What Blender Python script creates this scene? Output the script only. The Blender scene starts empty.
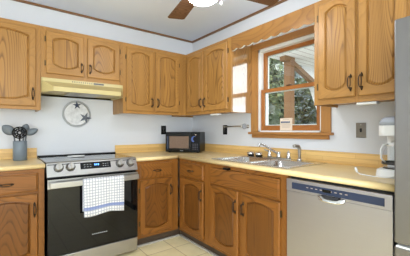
import bpy, bmesh, math, random
from mathutils import Vector, Matrix
random.seed(7)
PI = math.pi
S = bpy.context.scene
C = S.collection

# ------------------------------------------------------------------ camera
cam = bpy.data.cameras.new('camera')
cam.sensor_width = 36.0
cam.lens = 270.44 / 410 * 36
cam.shift_y = 2.45 / 410
cam.clip_start = 0.02
camo = bpy.data.objects.new('camera', cam)
camo.location = (-2.1895, -3.1635, 1.1847)
camo.rotation_euler = (PI / 2, 0, -math.radians(37.335))
C.objects.link(camo)
S.camera = camo

# ------------------------------------------------------------------ world, sun, large lights, exposure
W = bpy.data.worlds.new('world')
S.world = W
W.use_nodes = True
W.node_tree.nodes['Background'].inputs[0].default_value = (0.94, 0.97, 1.0, 1)
W.node_tree.nodes['Background'].inputs[1].default_value = 5.0
sun = bpy.data.lights.new('sun', 'SUN')
sun.energy = 4.0
sun.angle = math.radians(3)
so = bpy.data.objects.new('sun', sun)
so.rotation_euler = Vector((0.42, 0.62, -0.66)).to_track_quat('-Z', 'Y').to_euler()
C.objects.link(so)


def area(name, loc, rot, sx, sy, power, col):
    l = bpy.data.lights.new(name, 'AREA')
    l.shape = 'RECTANGLE'
    l.size, l.size_y = sx, sy
    l.energy = power
    l.color = col
    o = bpy.data.objects.new(name, l)
    o.location = loc
    o.rotation_euler = rot
    C.objects.link(o)
    return o


# unseen overhead fill added behind the camera, no fixture there
area('overhead_fill', (-1.9, -4.6, 2.40), (0, 0, 0), 1.6, 1.2, 28, (0.88, 0.95, 1.0))
# fill added in front of the closed rear wall, which has no door
area('rear_fill', (-1.3, -5.9, 1.25), (-PI / 2, 0, PI), 2.4, 1.9, 30, (0.86, 0.94, 1.0))
area('left_fill', (-4.25, -1.0, 1.4), (0, -PI / 2, 0), 1.5, 1.3, 14, (0.84, 0.93, 1.0))  # unseen fill added at the left wall, no window there

_k = area('camera_side_fill', (-3.3, -4.7, 1.2), (0, 0, 0), 2.4, 1.4, 142, (0.86, 0.94, 1.0))  # large soft fill added out of view to brighten the walls
_k.rotation_euler = Vector((0.85, 0.52, 0.06)).to_track_quat('-Z', 'Y').to_euler()
vs = S.view_settings
vs.view_transform = 'Standard'
vs.look = 'None'
vs.exposure = -0.27
vs.gamma = 1.0
vs.use_curve_mapping = False


# ------------------------------------------------------------------ materials
def lin(c):
    def f(v):
        v /= 255.0
        return v / 12.92 if v <= 0.04045 else ((v + 0.055) / 1.055) ** 2.4
    return (f(c[0]), f(c[1]), f(c[2]), 1)


def new_mat(name):
    m = bpy.data.materials.new(name)
    m.use_nodes = True
    return m, m.node_tree, m.node_tree.nodes['Principled BSDF']


def N(nt, t, **kw):
    n = nt.nodes.new(t)
    for k, v in kw.items():
        setattr(n, k, v)
    return n


def mix(nt, fac, a, b, blend='MIX'):
    n = nt.nodes.new('ShaderNodeMix')
    n.data_type = 'RGBA'
    n.blend_type = blend
    for sock, v in ((n.inputs[0], fac), (n.inputs[6], a), (n.inputs[7], b)):
        if isinstance(v, (int, float, tuple)):
            sock.default_value = v
        else:
            nt.links.new(v, sock)
    return n.outputs[2]


def mth(nt, op, a, b=None, c=None):
    n = nt.nodes.new('ShaderNodeMath')
    n.operation = op
    for i, v in enumerate((a, b, c)):
        if v is None:
            continue
        if isinstance(v, (int, float)):
            n.inputs[i].default_value = v
        else:
            nt.links.new(v, n.inputs[i])
    return n.outputs[0]


def pbr(name, col, rough=0.5, metal=0.0, var=0.04, scale=30, spec=0.5, bump=0.0, coat=0.0):
    """plain coloured material with a faint procedural mottling"""
    m, nt, b = new_mat(name)
    tc = N(nt, 'ShaderNodeTexCoord')
    no = N(nt, 'ShaderNodeTexNoise')
    no.inputs['Scale'].default_value = scale
    no.inputs['Detail'].default_value = 3
    nt.links.new(tc.outputs['Object'], no.inputs['Vector'])
    c = lin(col)
    d = tuple(max(0, x * (1 - var * 2)) for x in c[:3]) + (1,)
    e = tuple(min(1, x * (1 + var)) for x in c[:3]) + (1,)
    nt.links.new(mix(nt, no.outputs[0], d, e), b.inputs['Base Color'])
    b.inputs['Roughness'].default_value = rough
    b.inputs['Metallic'].default_value = metal
    b.inputs['Specular IOR Level'].default_value = spec
    b.inputs['Coat Weight'].default_value = coat
    if bump:
        bn = N(nt, 'ShaderNodeBump')
        bn.inputs['Strength'].default_value = bump
        bn.inputs['Distance'].default_value = 0.004
        nt.links.new(no.outputs[0], bn.inputs['Height'])
        nt.links.new(bn.outputs[0], b.inputs['Normal'])
    return m


def emit(name, col, strength):
    m, nt, b = new_mat(name)
    b.inputs['Base Color'].default_value = lin(col)
    b.inputs['Emission Color'].default_value = lin(col)
    b.inputs['Emission Strength'].default_value = strength
    return m


def oak(name, light, dark, axis, rough=0.36, rings=66.0, freq=2.5, cath=0.9):
    """oak with cathedral grain running along the given axis"""
    m, nt, b = new_mat(name)
    tc = N(nt, 'ShaderNodeTexCoord')
    oi = N(nt, 'ShaderNodeObjectInfo')
    off = N(nt, 'ShaderNodeVectorMath', operation='SCALE')
    off.inputs[0].default_value = (7.3, 5.1, 3.7)
    nt.links.new(oi.outputs['Random'], off.inputs['Scale'])
    add = N(nt, 'ShaderNodeVectorMath', operation='ADD')
    nt.links.new(tc.outputs['Object'], add.inputs[0])
    nt.links.new(off.outputs[0], add.inputs[1])

    def mapped(k):
        sc = [1, 1, 1]
        sc['xyz'.index(axis)] = k
        mp = N(nt, 'ShaderNodeMapping')
        mp.inputs['Scale'].default_value = sc
        nt.links.new(add.outputs[0], mp.inputs['Vector'])
        return mp.outputs[0]
    n1 = N(nt, 'ShaderNodeTexNoise')
    n1.inputs['Scale'].default_value = freq
    n1.inputs['Detail'].default_value = 1.5
    n1.inputs['Distortion'].default_value = 0.2
    nt.links.new(mapped(0.19), n1.inputs['Vector'])
    ring = mth(nt, 'FRACT', mth(nt, 'MULTIPLY', n1.outputs[0], rings))
    r1 = N(nt, 'ShaderNodeValToRGB')
    r1.color_ramp.elements[0].position = 0.0
    r1.color_ramp.elements[0].color = (0, 0, 0, 1)
    r1.color_ramp.elements[1].position = 1.0
    r1.color_ramp.elements[1].color = (0, 0, 0, 1)
    e = r1.color_ramp.elements.new(0.55)
    e.color = (0.15, 0.15, 0.15, 1)
    e = r1.color_ramp.elements.new(0.85)
    e.color = (1, 1, 1, 1)
    nt.links.new(ring, r1.inputs[0])
    n2 = N(nt, 'ShaderNodeTexNoise')
    n2.inputs['Scale'].default_value = 95
    n2.inputs['Detail'].default_value = 3
    nt.links.new(mapped(0.035), n2.inputs['Vector'])
    n3 = N(nt, 'ShaderNodeTexNoise')
    n3.inputs['Scale'].default_value = 14
    n3.inputs['Detail'].default_value = 2
    nt.links.new(mapped(0.08), n3.inputs['Vector'])
    f = mth(nt, 'MULTIPLY', r1.outputs[0], mth(nt, 'ADD', mth(nt, 'MULTIPLY', n2.outputs[0], 0.9), 0.1))
    f = mth(nt, 'ADD', mth(nt, 'MULTIPLY', f, cath), mth(nt, 'MULTIPLY', mth(nt, 'SUBTRACT', n3.outputs[0], 0.35), 0.75))
    f.node.use_clamp = True
    col = mix(nt, f, lin(light), lin(dark))
    nt.links.new(col, b.inputs['Base Color'])
    b.inputs['Roughness'].default_value = rough
    b.inputs['Specular IOR Level'].default_value = 0.32
    bn = N(nt, 'ShaderNodeBump')
    bn.inputs['Strength'].default_value = 0.10
    bn.inputs['Distance'].default_value = 0.002
    nt.links.new(n2.outputs[0], bn.inputs['Height'])
    nt.links.new(bn.outputs[0], b.inputs['Normal'])
    return m


def butcher(name, cols, swap, rough=0.35):
    """laminate printed like wood staves; u = x+y or z picks the running direction"""
    m, nt, b = new_mat(name)
    tc = N(nt, 'ShaderNodeTexCoord')
    sp = N(nt, 'ShaderNodeSeparateXYZ')
    nt.links.new(tc.outputs['Object'], sp.inputs[0])
    cb = N(nt, 'ShaderNodeCombineXYZ')
    if swap == 'wall':
        nt.links.new(mth(nt, 'ADD', sp.outputs[0], sp.outputs[1]), cb.inputs[0])
        nt.links.new(mth(nt, 'ADD', sp.outputs[2], 0.0021), cb.inputs[1])
    elif swap == 'x':
        nt.links.new(sp.outputs[0], cb.inputs[0])
        nt.links.new(sp.outputs[1], cb.inputs[1])
    else:
        nt.links.new(sp.outputs[1], cb.inputs[0])
        nt.links.new(sp.outputs[0], cb.inputs[1])
    br = N(nt, 'ShaderNodeTexBrick')
    br.offset = 0.37
    br.inputs['Color1'].default_value = lin(cols[0])
    br.inputs['Color2'].default_value = lin(cols[1])
    br.inputs['Mortar'].default_value = lin(cols[2])
    br.inputs['Scale'].default_value = 1.0
    br.inputs['Mortar Size'].default_value = 0.0006
    br.inputs['Brick Width'].default_value = 0.42
    br.inputs['Row Height'].default_value = 0.032
    nt.links.new(cb.outputs[0], br.inputs['Vector'])
    mp = N(nt, 'ShaderNodeMapping')
    mp.inputs['Scale'].default_value = (3, 60, 1)
    nt.links.new(cb.outputs[0], mp.inputs['Vector'])
    no = N(nt, 'ShaderNodeTexNoise')
    no.inputs['Scale'].default_value = 1.5
    no.inputs['Detail'].default_value = 4
    nt.links.new(mp.outputs[0], no.inputs['Vector'])
    col = mix(nt, mth(nt, 'MULTIPLY', no.outputs[0], 0.55), br.outputs[0], lin(cols[2]))
    nt.links.new(col, b.inputs['Base Color'])
    b.inputs['Roughness'].default_value = rough
    return m


def brushed(name, col, rough=0.32, axis='x', metal=1.0):
    m, nt, b = new_mat(name)
    tc = N(nt, 'ShaderNodeTexCoord')
    mp = N(nt, 'ShaderNodeMapping')
    sc = [60, 60, 60]
    sc['xyz'.index(axis)] = 1.2
    mp.inputs['Scale'].default_value = sc
    nt.links.new(tc.outputs['Object'], mp.inputs['Vector'])
    no = N(nt, 'ShaderNodeTexNoise')
    no.inputs['Scale'].default_value = 3
    no.inputs['Detail'].default_value = 3
    nt.links.new(mp.outputs[0], no.inputs['Vector'])
    c = lin(col)
    nt.links.new(mix(nt, no.outputs[0], tuple(x * 0.93 for x in c[:3]) + (1,), c), b.inputs['Base Color'])
    b.inputs['Metallic'].default_value = metal
    nt.links.new(mth(nt, 'ADD', mth(nt, 'MULTIPLY', no.outputs[0], 0.10), rough - 0.05), b.inputs['Roughness'])
    return m


def glass(name, tint=(0.97, 0.99, 0.99), refl=0.5):
    m, nt, b = new_mat(name)
    nt.nodes.remove(b)
    out = nt.nodes['Material Output']
    tr = N(nt, 'ShaderNodeBsdfTransparent')
    tr.inputs[0].default_value = tint + (1,)
    gl = N(nt, 'ShaderNodeBsdfGlossy')
    gl.inputs['Roughness'].default_value = 0.02
    fr = N(nt, 'ShaderNodeFresnel')
    ge = N(nt, 'ShaderNodeNewGeometry')
    nt.links.new(mth(nt, 'POWER', 1.45, mth(nt, 'SUBTRACT', 1.0, mth(nt, 'MULTIPLY', ge.outputs['Backfacing'], 2.0))), fr.inputs[0])
    ms = N(nt, 'ShaderNodeMixShader')
    nt.links.new(mth(nt, 'MULTIPLY', fr.outputs[0], refl), ms.inputs[0])
    nt.links.new(tr.outputs[0], ms.inputs[1])
    nt.links.new(gl.outputs[0], ms.inputs[2])
    nt.links.new(ms.outputs[0], out.inputs[0])
    return m


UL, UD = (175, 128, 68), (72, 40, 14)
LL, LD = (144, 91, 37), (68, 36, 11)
M = {}
M['oak_x'] = oak('oak_grain_x', UL, UD, 'x')
M['oak_y'] = oak('oak_grain_y', UL, UD, 'y')
M['oak_z'] = oak('oak_grain_z', UL, UD, 'z')
M['str_x'] = oak('oak_straight_x', UL, UD, 'x', cath=0.3)
M['str_y'] = oak('oak_straight_y', UL, UD, 'y', cath=0.3)
M['str_z'] = oak('oak_straight_z', UL, UD, 'z', cath=0.3)
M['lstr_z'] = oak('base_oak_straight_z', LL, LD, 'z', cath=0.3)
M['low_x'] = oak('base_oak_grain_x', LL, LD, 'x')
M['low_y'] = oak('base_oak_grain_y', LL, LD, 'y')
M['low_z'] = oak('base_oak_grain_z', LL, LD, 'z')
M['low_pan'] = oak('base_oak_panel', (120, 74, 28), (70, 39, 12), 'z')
M['endpan'] = oak('lacquered_end_panel', UL, UD, 'z', 0.3)
_b = M['endpan'].node_tree.nodes['Principled BSDF']
_b.inputs['Coat Weight'].default_value = 1.0
_b.inputs['Coat Roughness'].default_value = 0.06
_b.inputs['Coat IOR'].default_value = 2.7
M['val_y'] = oak('valance_oak', (156, 110, 56), (84, 52, 22), 'y', cath=0.6)
M['casing_z'] = oak('casing_wood_z', (182, 130, 70), (126, 82, 40), 'z', 0.35, cath=0.4)
M['casing_y'] = oak('casing_wood_y', (176, 122, 64), (124, 80, 38), 'y', 0.35, cath=0.4)
M['sash_z'] = oak('sash_wood_z', (170, 108, 54), (126, 72, 32), 'z', 0.35, cath=0.4)
M['sash_y'] = oak('sash_wood_y', (170, 108, 54), (126, 72, 32), 'y', 0.35, cath=0.4)
M['trim'] = pbr('dark_brown_trim', (126, 86, 48), 0.4)
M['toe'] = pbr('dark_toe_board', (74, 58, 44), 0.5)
M['shoe'] = pbr('grey_vinyl_cove', (176, 170, 160), 0.5)
M['wall'] = pbr('grey_wall_paint', (219, 221, 224), 0.7, var=0.01, scale=60, bump=0.05)
M['ceil'] = pbr('ceiling_paint', (228, 236, 250), 0.8, var=0.01, scale=90, bump=0.08)
M['counter_x'] = butcher('counter_laminate_x', ((240, 216, 164), (232, 206, 152), (216, 186, 128)), 'x', 0.28)
M['counter_y'] = butcher('counter_laminate_y', ((240, 216, 164), (232, 206, 152), (216, 186, 128)), 'y', 0.28)
M['splash'] = butcher('backsplash_staves', ((250, 212, 138), (226, 182, 108), (176, 128, 66)), 'wall', 0.4)
M['steel_x'] = brushed('brushed_steel_x', (180, 178, 175), 0.32, 'x')
M['steel_y'] = brushed('brushed_steel_y', (188, 185, 190), 0.36, 'y')
M['steel_z'] = brushed('fridge_steel', (134, 131, 129), 0.42, 'z')
M['sink'] = brushed('sink_steel', (214, 214, 212), 0.26, 'y')
M['chrome'] = pbr('polished_chrome', (226, 226, 226), 0.09, 1.0, 0.01)
M['nickel'] = pbr('satin_nickel', (176, 170, 160), 0.3, 1.0, 0.02)
M['pewter'] = pbr('pewter_plate', (128, 120, 108), 0.45, 0.5, 0.06)
M['bronze'] = pbr('antique_bronze', (66, 50, 36), 0.4, 0.7, 0.1)
M['hinge'] = pbr('aged_brass_hinge', (92, 74, 46), 0.4, 0.7, 0.1)
M['black'] = pbr('black_plastic', (12, 12, 13), 0.3, var=0.05, spec=0.2)
M['blackgloss'] = pbr('black_glass', (9, 9, 10), 0.025, var=0.0, spec=0.4)
M['cooktop'] = pbr('cooktop_glass', (20, 21, 22), 0.08, var=0.02, spec=0.6, coat=0.2)
M['dark'] = pbr('dark_gap', (24, 21, 18), 0.7)
M['almond'] = pbr('almond_enamel', (198, 181, 126), 0.35, var=0.01)
M['almond_under'] = pbr('almond_enamel_underside', (196, 178, 122), 0.4, var=0.02)
M['navy'] = pbr('navy_control_strip', (44, 54, 78), 0.25, var=0.03)
M['white'] = pbr('white_plastic', (236, 236, 234), 0.35, var=0.01)
M['vinyl'] = pbr('white_vinyl_liner', (232, 232, 228), 0.45, var=0.01)
M['greyplastic'] = pbr('slate_silicone', (104, 112, 118), 0.5, var=0.06)
M['crock'] = pbr('slate_ceramic', (112, 122, 130), 0.4, var=0.05)
M['darkmetal'] = pbr('dark_plate_metal', (70, 68, 66), 0.35, 0.6)
M['plate'] = pbr('whitewashed_plate', (228, 228, 228), 0.45, var=0.22, scale=26)
M['rimgrey'] = pbr('grey_plate_rim', (158, 162, 165), 0.45, var=0.08)
M['star'] = pbr('slate_starfish', (74, 84, 104), 0.6, var=0.1)
M['star2'] = pbr('grey_starfish', (112, 118, 126), 0.6, var=0.1)
M['paper'] = pbr('tan_paper', (226, 208, 188), 0.7, var=0.02)
M['ink'] = pbr('blue_grey_ink', (88, 104, 132), 0.7)
M['inkgrey'] = pbr('pale_grey_ink', (176, 160, 150), 0.7)
M['glass'] = glass('window_glass', (0.93, 0.97, 0.97), 1.0)
M['carafe'] = glass('carafe_glass', (0.95, 0.97, 0.98), 1.0)
M['smoke'] = glass('smoky_lid_plastic', (0.66, 0.70, 0.76), 1.0)
M['globe'] = emit('lit_frosted_globe', (246, 249, 255), 50.0)
M['blueled'] = emit('blue_display_segments', (90, 160, 255), 2.0)
M['fanwood'] = oak('fan_blade_walnut', (116, 86, 66), (62, 42, 30), 'x', 0.25, cath=0.9)
M['fanmetal'] = pbr('fan_bronze', (84, 70, 56), 0.35, 0.7)
M['mwdoor'] = pbr('microwave_window', (116, 92, 74), 0.25, var=0.12, scale=80)
M['leafa'] = pbr('leaf_green', (112, 122, 80), 0.6, var=0.3, scale=4)
M['leafb'] = pbr('leaf_deep_green', (80, 92, 64), 0.6, var=0.3, scale=4)
M['bark'] = pbr('bark', (92, 78, 62), 0.9, var=0.2)
M['cedar'] = oak('cedar_post', (122, 86, 54), (86, 58, 34), 'z', 0.7, cath=0.4)
M['cedar_x'] = oak('cedar_beam', (126, 94, 62), (90, 62, 38), 'x', 0.7, cath=0.4)
M['grass'] = pbr('yard_ground', (120, 116, 106), 0.9, var=0.2, scale=3)
M['siding'] = pbr('blue_grey_siding', (150, 164, 172), 0.8, var=0.05)
M['cloth'] = pbr('white_cloth', (238, 236, 234), 0.8, var=0.02)


def floor_mat():
    m, nt, b = new_mat('cream_vinyl_tile')
    tc = N(nt, 'ShaderNodeTexCoord')
    br = N(nt, 'ShaderNodeTexBrick')
    br.offset = 0.0
    br.inputs['Color1'].default_value = lin((255, 240, 194))
    br.inputs['Color2'].default_value = lin((248, 232, 182))
    br.inputs['Mortar'].default_value = lin((190, 168, 120))
    br.inputs['Scale'].default_value = 1.0
    br.inputs['Mortar Size'].default_value = 0.006
    br.inputs['Mortar Smooth'].default_value = 0.6
    br.inputs['Brick Width'].default_value = 0.29
    br.inputs['Row Height'].default_value = 0.29
    mp = N(nt, 'ShaderNodeMapping')
    mp.inputs['Location'].default_value = (0.08, 0.12, 0)
    nt.links.new(tc.outputs['Object'], mp.inputs['Vector'])
    nt.links.new(mp.outputs[0], br.inputs['Vector'])
    no = N(nt, 'ShaderNodeTexNoise')
    no.inputs['Scale'].default_value = 9
    no.inputs['Detail'].default_value = 4
    nt.links.new(tc.outputs['Object'], no.inputs['Vector'])
    nt.links.new(mix(nt, mth(nt, 'MULTIPLY', no.outputs[0], 0.5), br.outputs[0], lin((216, 194, 140))), b.inputs['Base Color'])
    b.inputs['Roughness'].default_value = 0.35
    return m


M['floor'] = floor_mat()


def towel_mat():
    m, nt, b = new_mat('checked_towel')
    tc = N(nt, 'ShaderNodeTexCoord')
    sp = N(nt, 'ShaderNodeSeparateXYZ')
    nt.links.new(tc.outputs['UV'], sp.inputs[0])
    lx = mth(nt, 'LESS_THAN', mth(nt, 'FRACT', mth(nt, 'MULTIPLY', sp.outputs[0], 1 / 0.0235)), 0.30)
    lz = mth(nt, 'LESS_THAN', mth(nt, 'FRACT', mth(nt, 'MULTIPLY', sp.outputs[1], 1 / 0.0235)), 0.30)
    g = mth(nt, 'MAXIMUM', lx, lz)
    base = mix(nt, g, lin((230, 228, 226)), lin((168, 170, 179)))
    band = mth(nt, 'MULTIPLY', mth(nt, 'GREATER_THAN', sp.outputs[1], 0.232), mth(nt, 'LESS_THAN', sp.outputs[1], 0.258))
    nt.links.new(mix(nt, mth(nt, 'MULTIPLY', band, 0.8), base, lin((96, 118, 176))), b.inputs['Base Color'])
    b.inputs['Roughness'].default_value = 0.9
    return m


M['towel'] = towel_mat()


def plank_mat():
    m, nt, b = new_mat('grey_porch_planks')
    tc = N(nt, 'ShaderNodeTexCoord')
    sp = N(nt, 'ShaderNodeSeparateXYZ')
    nt.links.new(tc.outputs['Object'], sp.inputs[0])
    g = mth(nt, 'LESS_THAN', mth(nt, 'FRACT', mth(nt, 'MULTIPLY', sp.outputs[1], 1 / 0.16)), 0.10)
    nt.links.new(mix(nt, g, lin((232, 228, 222)), lin((150, 132, 122))), b.inputs['Base Color'])
    b.inputs['Roughness'].default_value = 0.8
    return m


M['plank'] = plank_mat()


# ------------------------------------------------------------------ mesh builder
class MB:
    def __init__(s):
        s.bm = bmesh.new()
        s.uv = None

    def box(s, x0, x1, y0, y1, z0, z1, mi=0, bev=0.0):
        x0, x1 = sorted((x0, x1)); y0, y1 = sorted((y0, y1)); z0, z1 = sorted((z0, z1))
        v = [s.bm.verts.new(p) for p in ((x0, y0, z0), (x1, y0, z0), (x1, y1, z0), (x0, y1, z0), (x0, y0, z1), (x1, y0, z1), (x1, y1, z1), (x0, y1, z1))]
        fs = [s.bm.faces.new([v[i] for i in q]) for q in ((3, 2, 1, 0), (4, 5, 6, 7), (0, 1, 5, 4), (1, 2, 6, 5), (2, 3, 7, 6), (3, 0, 4, 7))]
        for f in fs:
            f.material_index = mi
        if bev:
            es = list({e for f in fs for e in f.edges})
            r = bmesh.ops.bevel(s.bm, geom=es, offset=bev, segments=2, affect='EDGES', profile=0.5)
            for f in r['faces']:
                f.material_index = mi
        return s

    def loft(s, loops, cap0=True, cap1=True, mi=0, closed=True, smooth=False, mats=None):
        rs = [[s.bm.verts.new(p) for p in L] for L in loops]
        n = len(loops[0])
        for i in range(len(rs) - 1):
            for j in range(n if closed else n - 1):
                k = (j + 1) % n
                try:
                    f = s.bm.faces.new((rs[i][j], rs[i][k], rs[i + 1][k], rs[i + 1][j]))
                except ValueError:
                    continue
                f.material_index = mats(i, j) if mats else mi
                f.smooth = smooth
        for c, r in ((cap0, rs[0]), (cap1, rs[-1])):
            if c:
                f = s.bm.faces.new(r)
                f.material_index = mi
        return s

    def tube(s, pts, r, n=8, mi=0, caps=True):
        pts = [Vector(p) for p in pts]
        rr = r if isinstance(r, (list, tuple)) else [r] * len(pts)
        loops = []
        up = None
        for i, p in enumerate(pts):
            t = (pts[min(i + 1, len(pts) - 1)] - pts[max(i - 1, 0)]).normalized()
            if up is None:
                up = Vector((0, 0, 1)) if abs(t.z) < 0.9 else Vector((1, 0, 0))
            a = t.cross(up).normalized()
            b = a.cross(t).normalized()
            up = b
            loops.append([p + (a * math.cos(2 * PI * k / n) + b * math.sin(2 * PI * k / n)) * rr[i] for k in range(n)])
        return s.loft(loops, caps, caps, mi, smooth=True)

    def lathe(s, prof, c, n=24, mi=0, axis='z', caps=True, smooth=True):
        loops = []
        for r, h in prof:
            L = []
            for k in range(n):
                a = 2 * PI * k / n
                u, v = r * math.cos(a), r * math.sin(a)
                if axis == 'z':
                    q = (c[0] + u, c[1] + v, c[2] + h)
                elif axis == 'y':
                    q = (c[0] + u, c[1] - h, c[2] + v)     # grows towards -y
                else:
                    q = (c[0] - h, c[1] + u, c[2] + v)     # grows towards -x
                L.append(q)
            loops.append(L)
        return s.loft(loops, caps, caps, mi, smooth=smooth)

    def xf(s, mat):
        bmesh.ops.transform(s.bm, matrix=mat, verts=s.bm.verts)
        return s

    def build(s, name, mats, parent=None, local=False, recalc=True, origin=None):
        if recalc:
            bmesh.ops.recalc_face_normals(s.bm, faces=s.bm.faces)
        if not isinstance(mats, (list, tuple)):
            mats = [mats]
        off = Vector((0, 0, 0))
        if parent is not None and not local:
            q = parent
            while q is not None:
                off += q.location
                q = q.parent
        elif parent is None:
            if origin is not None:
                off = Vector(origin)
            else:
                xs = [v.co for v in s.bm.verts]
                lo = Vector([min(v[i] for v in xs) for i in range(3)])
                hi = Vector([max(v[i] for v in xs) for i in range(3)])
                off = Vector(((lo.x + hi.x) / 2, (lo.y + hi.y) / 2, lo.z))
        bmesh.ops.translate(s.bm, vec=-off, verts=s.bm.verts)
        me = bpy.data.meshes.new(name)
        s.bm.to_mesh(me)
        s.bm.free()
        for m in mats:
            me.materials.append(m)
        o = bpy.data.objects.new(name, me)
        C.objects.link(o)
        if parent is None:
            o.location = off
        else:
            o.parent = parent
        return o


def tag(o, label, cat, group=None, kind=None):
    o['label'] = label
    o['category'] = cat
    if group:
        o['group'] = group
    if kind:
        o['kind'] = kind
    return o


def thing(name, loc, label, cat, group=None, rot=0.0):
    o = bpy.data.objects.new(name, None)
    o.empty_display_size = 0.05
    C.objects.link(o)
    o.location = loc
    o.rotation_euler = (0, 0, rot)
    return tag(o, label, cat, group)


def struct(o, label=None):
    o['kind'] = 'structure'
    if label:
        o['label'] = label
    return o


def B_(name, mats, parent, *boxes, **k):
    mb = MB()
    for b in boxes:
        mb.box(*b, bev=k.get('bev', 0.0))
    return mb.build(name, mats, parent)


# ------------------------------------------------------------------ room shell
H = 2.443
X0, Y0 = -4.3, -6.0
struct(B_('floor', M['floor'], None, (X0, 0.0, Y0, 0.0, -0.06, 0.0)))
struct(B_('ceiling', M['ceil'], None, (X0 - .1, 0.14, Y0 - .1, 0.14, H, H + 0.1)))
struct(B_('wall_back', M['wall'], None, (X0 - .1, 0.14, 0.0, 0.14, -0.06, H)))
struct(B_('wall_left', M['wall'], None, (X0 - .1, X0, Y0, 0.0, -0.06, H)))
struct(B_('wall_front', M['wall'], None, (X0 - .1, 0.14, Y0 - .1, Y0, -0.06, H)))
# right wall with the window opening
WY0, WY1, WZ0, WZ1 = -1.936, -1.228, 1.165, 2.035
struct(B_('wall_right', M['wall'], None, (0, .14, WY1, 0, -.06, H), (0, .14, Y0, WY0, -.06, H), (0, .14, WY0, WY1, -.06, WZ0), (0, .14, WY0, WY1, WZ1, H)))
struct(B_('trim_1', M['trim'], None, (X0, 0, -.022, 0, H - .019, H)), 'dark brown wood strip where ceiling meets the back wall')
struct(B_('trim_2', M['trim'], None, (-.022, 0, Y0, -.022, H - .019, H)), 'dark brown wood strip where ceiling meets the window wall')


# window: casing, liner, sashes
win = bpy.data.objects.new('window_1', None)
win.location = (0, -1.58, 1.165)
C.objects.link(win)
struct(win)
mb = MB()
for y0, y1 in ((WY1, -1.136), (-2.02, WY0)):
    mb.box(-.02, 0, y0, y1, WZ0, WZ1, 0, .003)
mb.build('casing', M['casing_z'], win)['label'] = 'side boards of oak window casing'
B_('head_casing', M['casing_y'], win, (-.022, 0, -2.02, -1.136, WZ1, 2.10), bev=.003)
B_('stool', M['casing_y'], win, (-.05, 0.02, -2.04, -1.12, 1.145, 1.168), bev=.004)
B_('apron', M['casing_y'], win, (-.026, 0, -2.005, -1.155, 1.108, 1.145), bev=.004)
B_('jamb_liner', M['vinyl'], win, (0, .14, WY1 - .018, WY1, WZ0, WZ1), (0, .14, WY0, WY0 + .018, WZ0, WZ1), (0, .14, WY0, WY1, WZ1 - .03, WZ1), (0, .16, WY0, WY1, WZ0, WZ0 + .018))


def sash(name, x0, x1, z0, z1, bot, top, st=.042):
    ya, yb = WY0 + .018, WY1 - .018
    s = B_(name, M['sash_z'], win, (x0, x1, ya, ya + st, z0, z1), (x0, x1, yb - st, yb, z0, z1))
    B_('sash_rail', M['sash_y'], s, (x0, x1, ya + st, yb - st, z0, z0 + bot))
    B_('sash_rail', M['sash_y'], s, (x0, x1, ya + st, yb - st, z1 - top, z1))
    xm = (x0 + x1) / 2
    w = .009
    B_('edge_reflection_strip', M['vinyl'], s, (x1 - .012, x1 - .002, ya + st, ya + st + w, z0 + bot, z1 - top), (x1 - .012, x1 - .002, yb - st - w, yb - st, z0 + bot, z1 - top),  # white strips stand in for a reflection along the sash edge
       (x1 - .012, x1 - .002, ya + st, yb - st, z1 - top - w, z1 - top), (x1 - .012, x1 - .002, ya + st, yb - st, z0 + bot, z0 + bot + w))
    B_('pane', M['glass'], s, (xm - .002, xm + .002, ya + st, yb - st, z0 + bot, z1 - top))
    return s


sash('lower_sash', .020, .052, 1.184, 1.612, .05, .034)
sash('upper_sash', .060, .092, 1.580, 2.005, .034, .036)
B_('sash_lock', M['bronze'], win, (.022, .05, -1.61, -1.56, 1.612, 1.626))


# ------------------------------------------------------------------ cabinets
def TB(u, d, z): return (u, -d, z)         # on the back wall, u = x
def TR(u, d, z): return (-d, u, z)         # on the right wall, u = y


def tbox(mb, T, u0, u1, d0, d1, z0, z1, mi=0, bev=0.0):
    a, b = T(u0, d0, z0), T(u1, d1, z1)
    mb.box(a[0], b[0], a[1], b[1], a[2], b[2], mi, bev)


def rect_loop(u0, u1, z0, z1, d, T, ks=(8, 2, 8, 2)):
    L = []
    cs = [(u0, z1), (u1, z1), (u1, z0), (u0, z0)]
    for i in range(4):
        a, b = cs[i], cs[(i + 1) % 4]
        for k in range(ks[i]):
            t = k / ks[i]
            L.append(T(a[0] + (b[0] - a[0]) * t, d, a[1] + (b[1] - a[1]) * t))
    return L


KS = (14, 3, 14, 3)


def barrel_loop(u0, u1, z0, z1, rt, rb, d, T):
    """panel outline with a bowed top and bottom edge; z0/z1 are the extreme heights"""
    L = []
    for k in range(KS[0]):
        t = k / KS[0]
        L.append(T(u0 + (u1 - u0) * t, d, z1 - rt * (2 * t - 1) ** 2))
    for k in range(KS[1]):
        t = k / KS[1]
        L.append(T(u1, d, (z1 - rt) + ((z0 + rb) - (z1 - rt)) * t))
    for k in range(KS[2]):
        t = k / KS[2]
        L.append(T(u1 + (u0 - u1) * t, d, z0 + rb * (2 * t - 1) ** 2))
    for k in range(KS[3]):
        t = k / KS[3]
        L.append(T(u0, d, (z0 + rb) + ((z1 - rt) - (z0 + rb)) * t))
    return L


def pull(mb, T, u, z, d, L=.10, vert=True):
    """bronze pull: two end plates and a double bowed grip"""
    def P(a, b, c):   # a along, b out, c across
        return T(u + c, d + b, z + a) if vert else T(u + a, d + b, z + c)
    h = L / 2
    for s in (-1, 1):
        mb.tube([P(s * h * .66, 0, 0), P(s * h * .66, .022, 0)], .0045, 6)
        mb.tube([P(s * h * .55, .003, 0), P(s * h * .75, .003, 0), P(s * h * 1.0, .003, 0)], [.009, .008, .003], 6)
    for c in (-1, 1):
        pts = [P(h * .7 * math.cos(PI * k / 8), .022 + .006 * math.sin(PI * k / 8), c * .009 * math.sin(PI * k / 8)) for k in range(9)]
        mb.tube(pts, .0036, 6)


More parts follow.
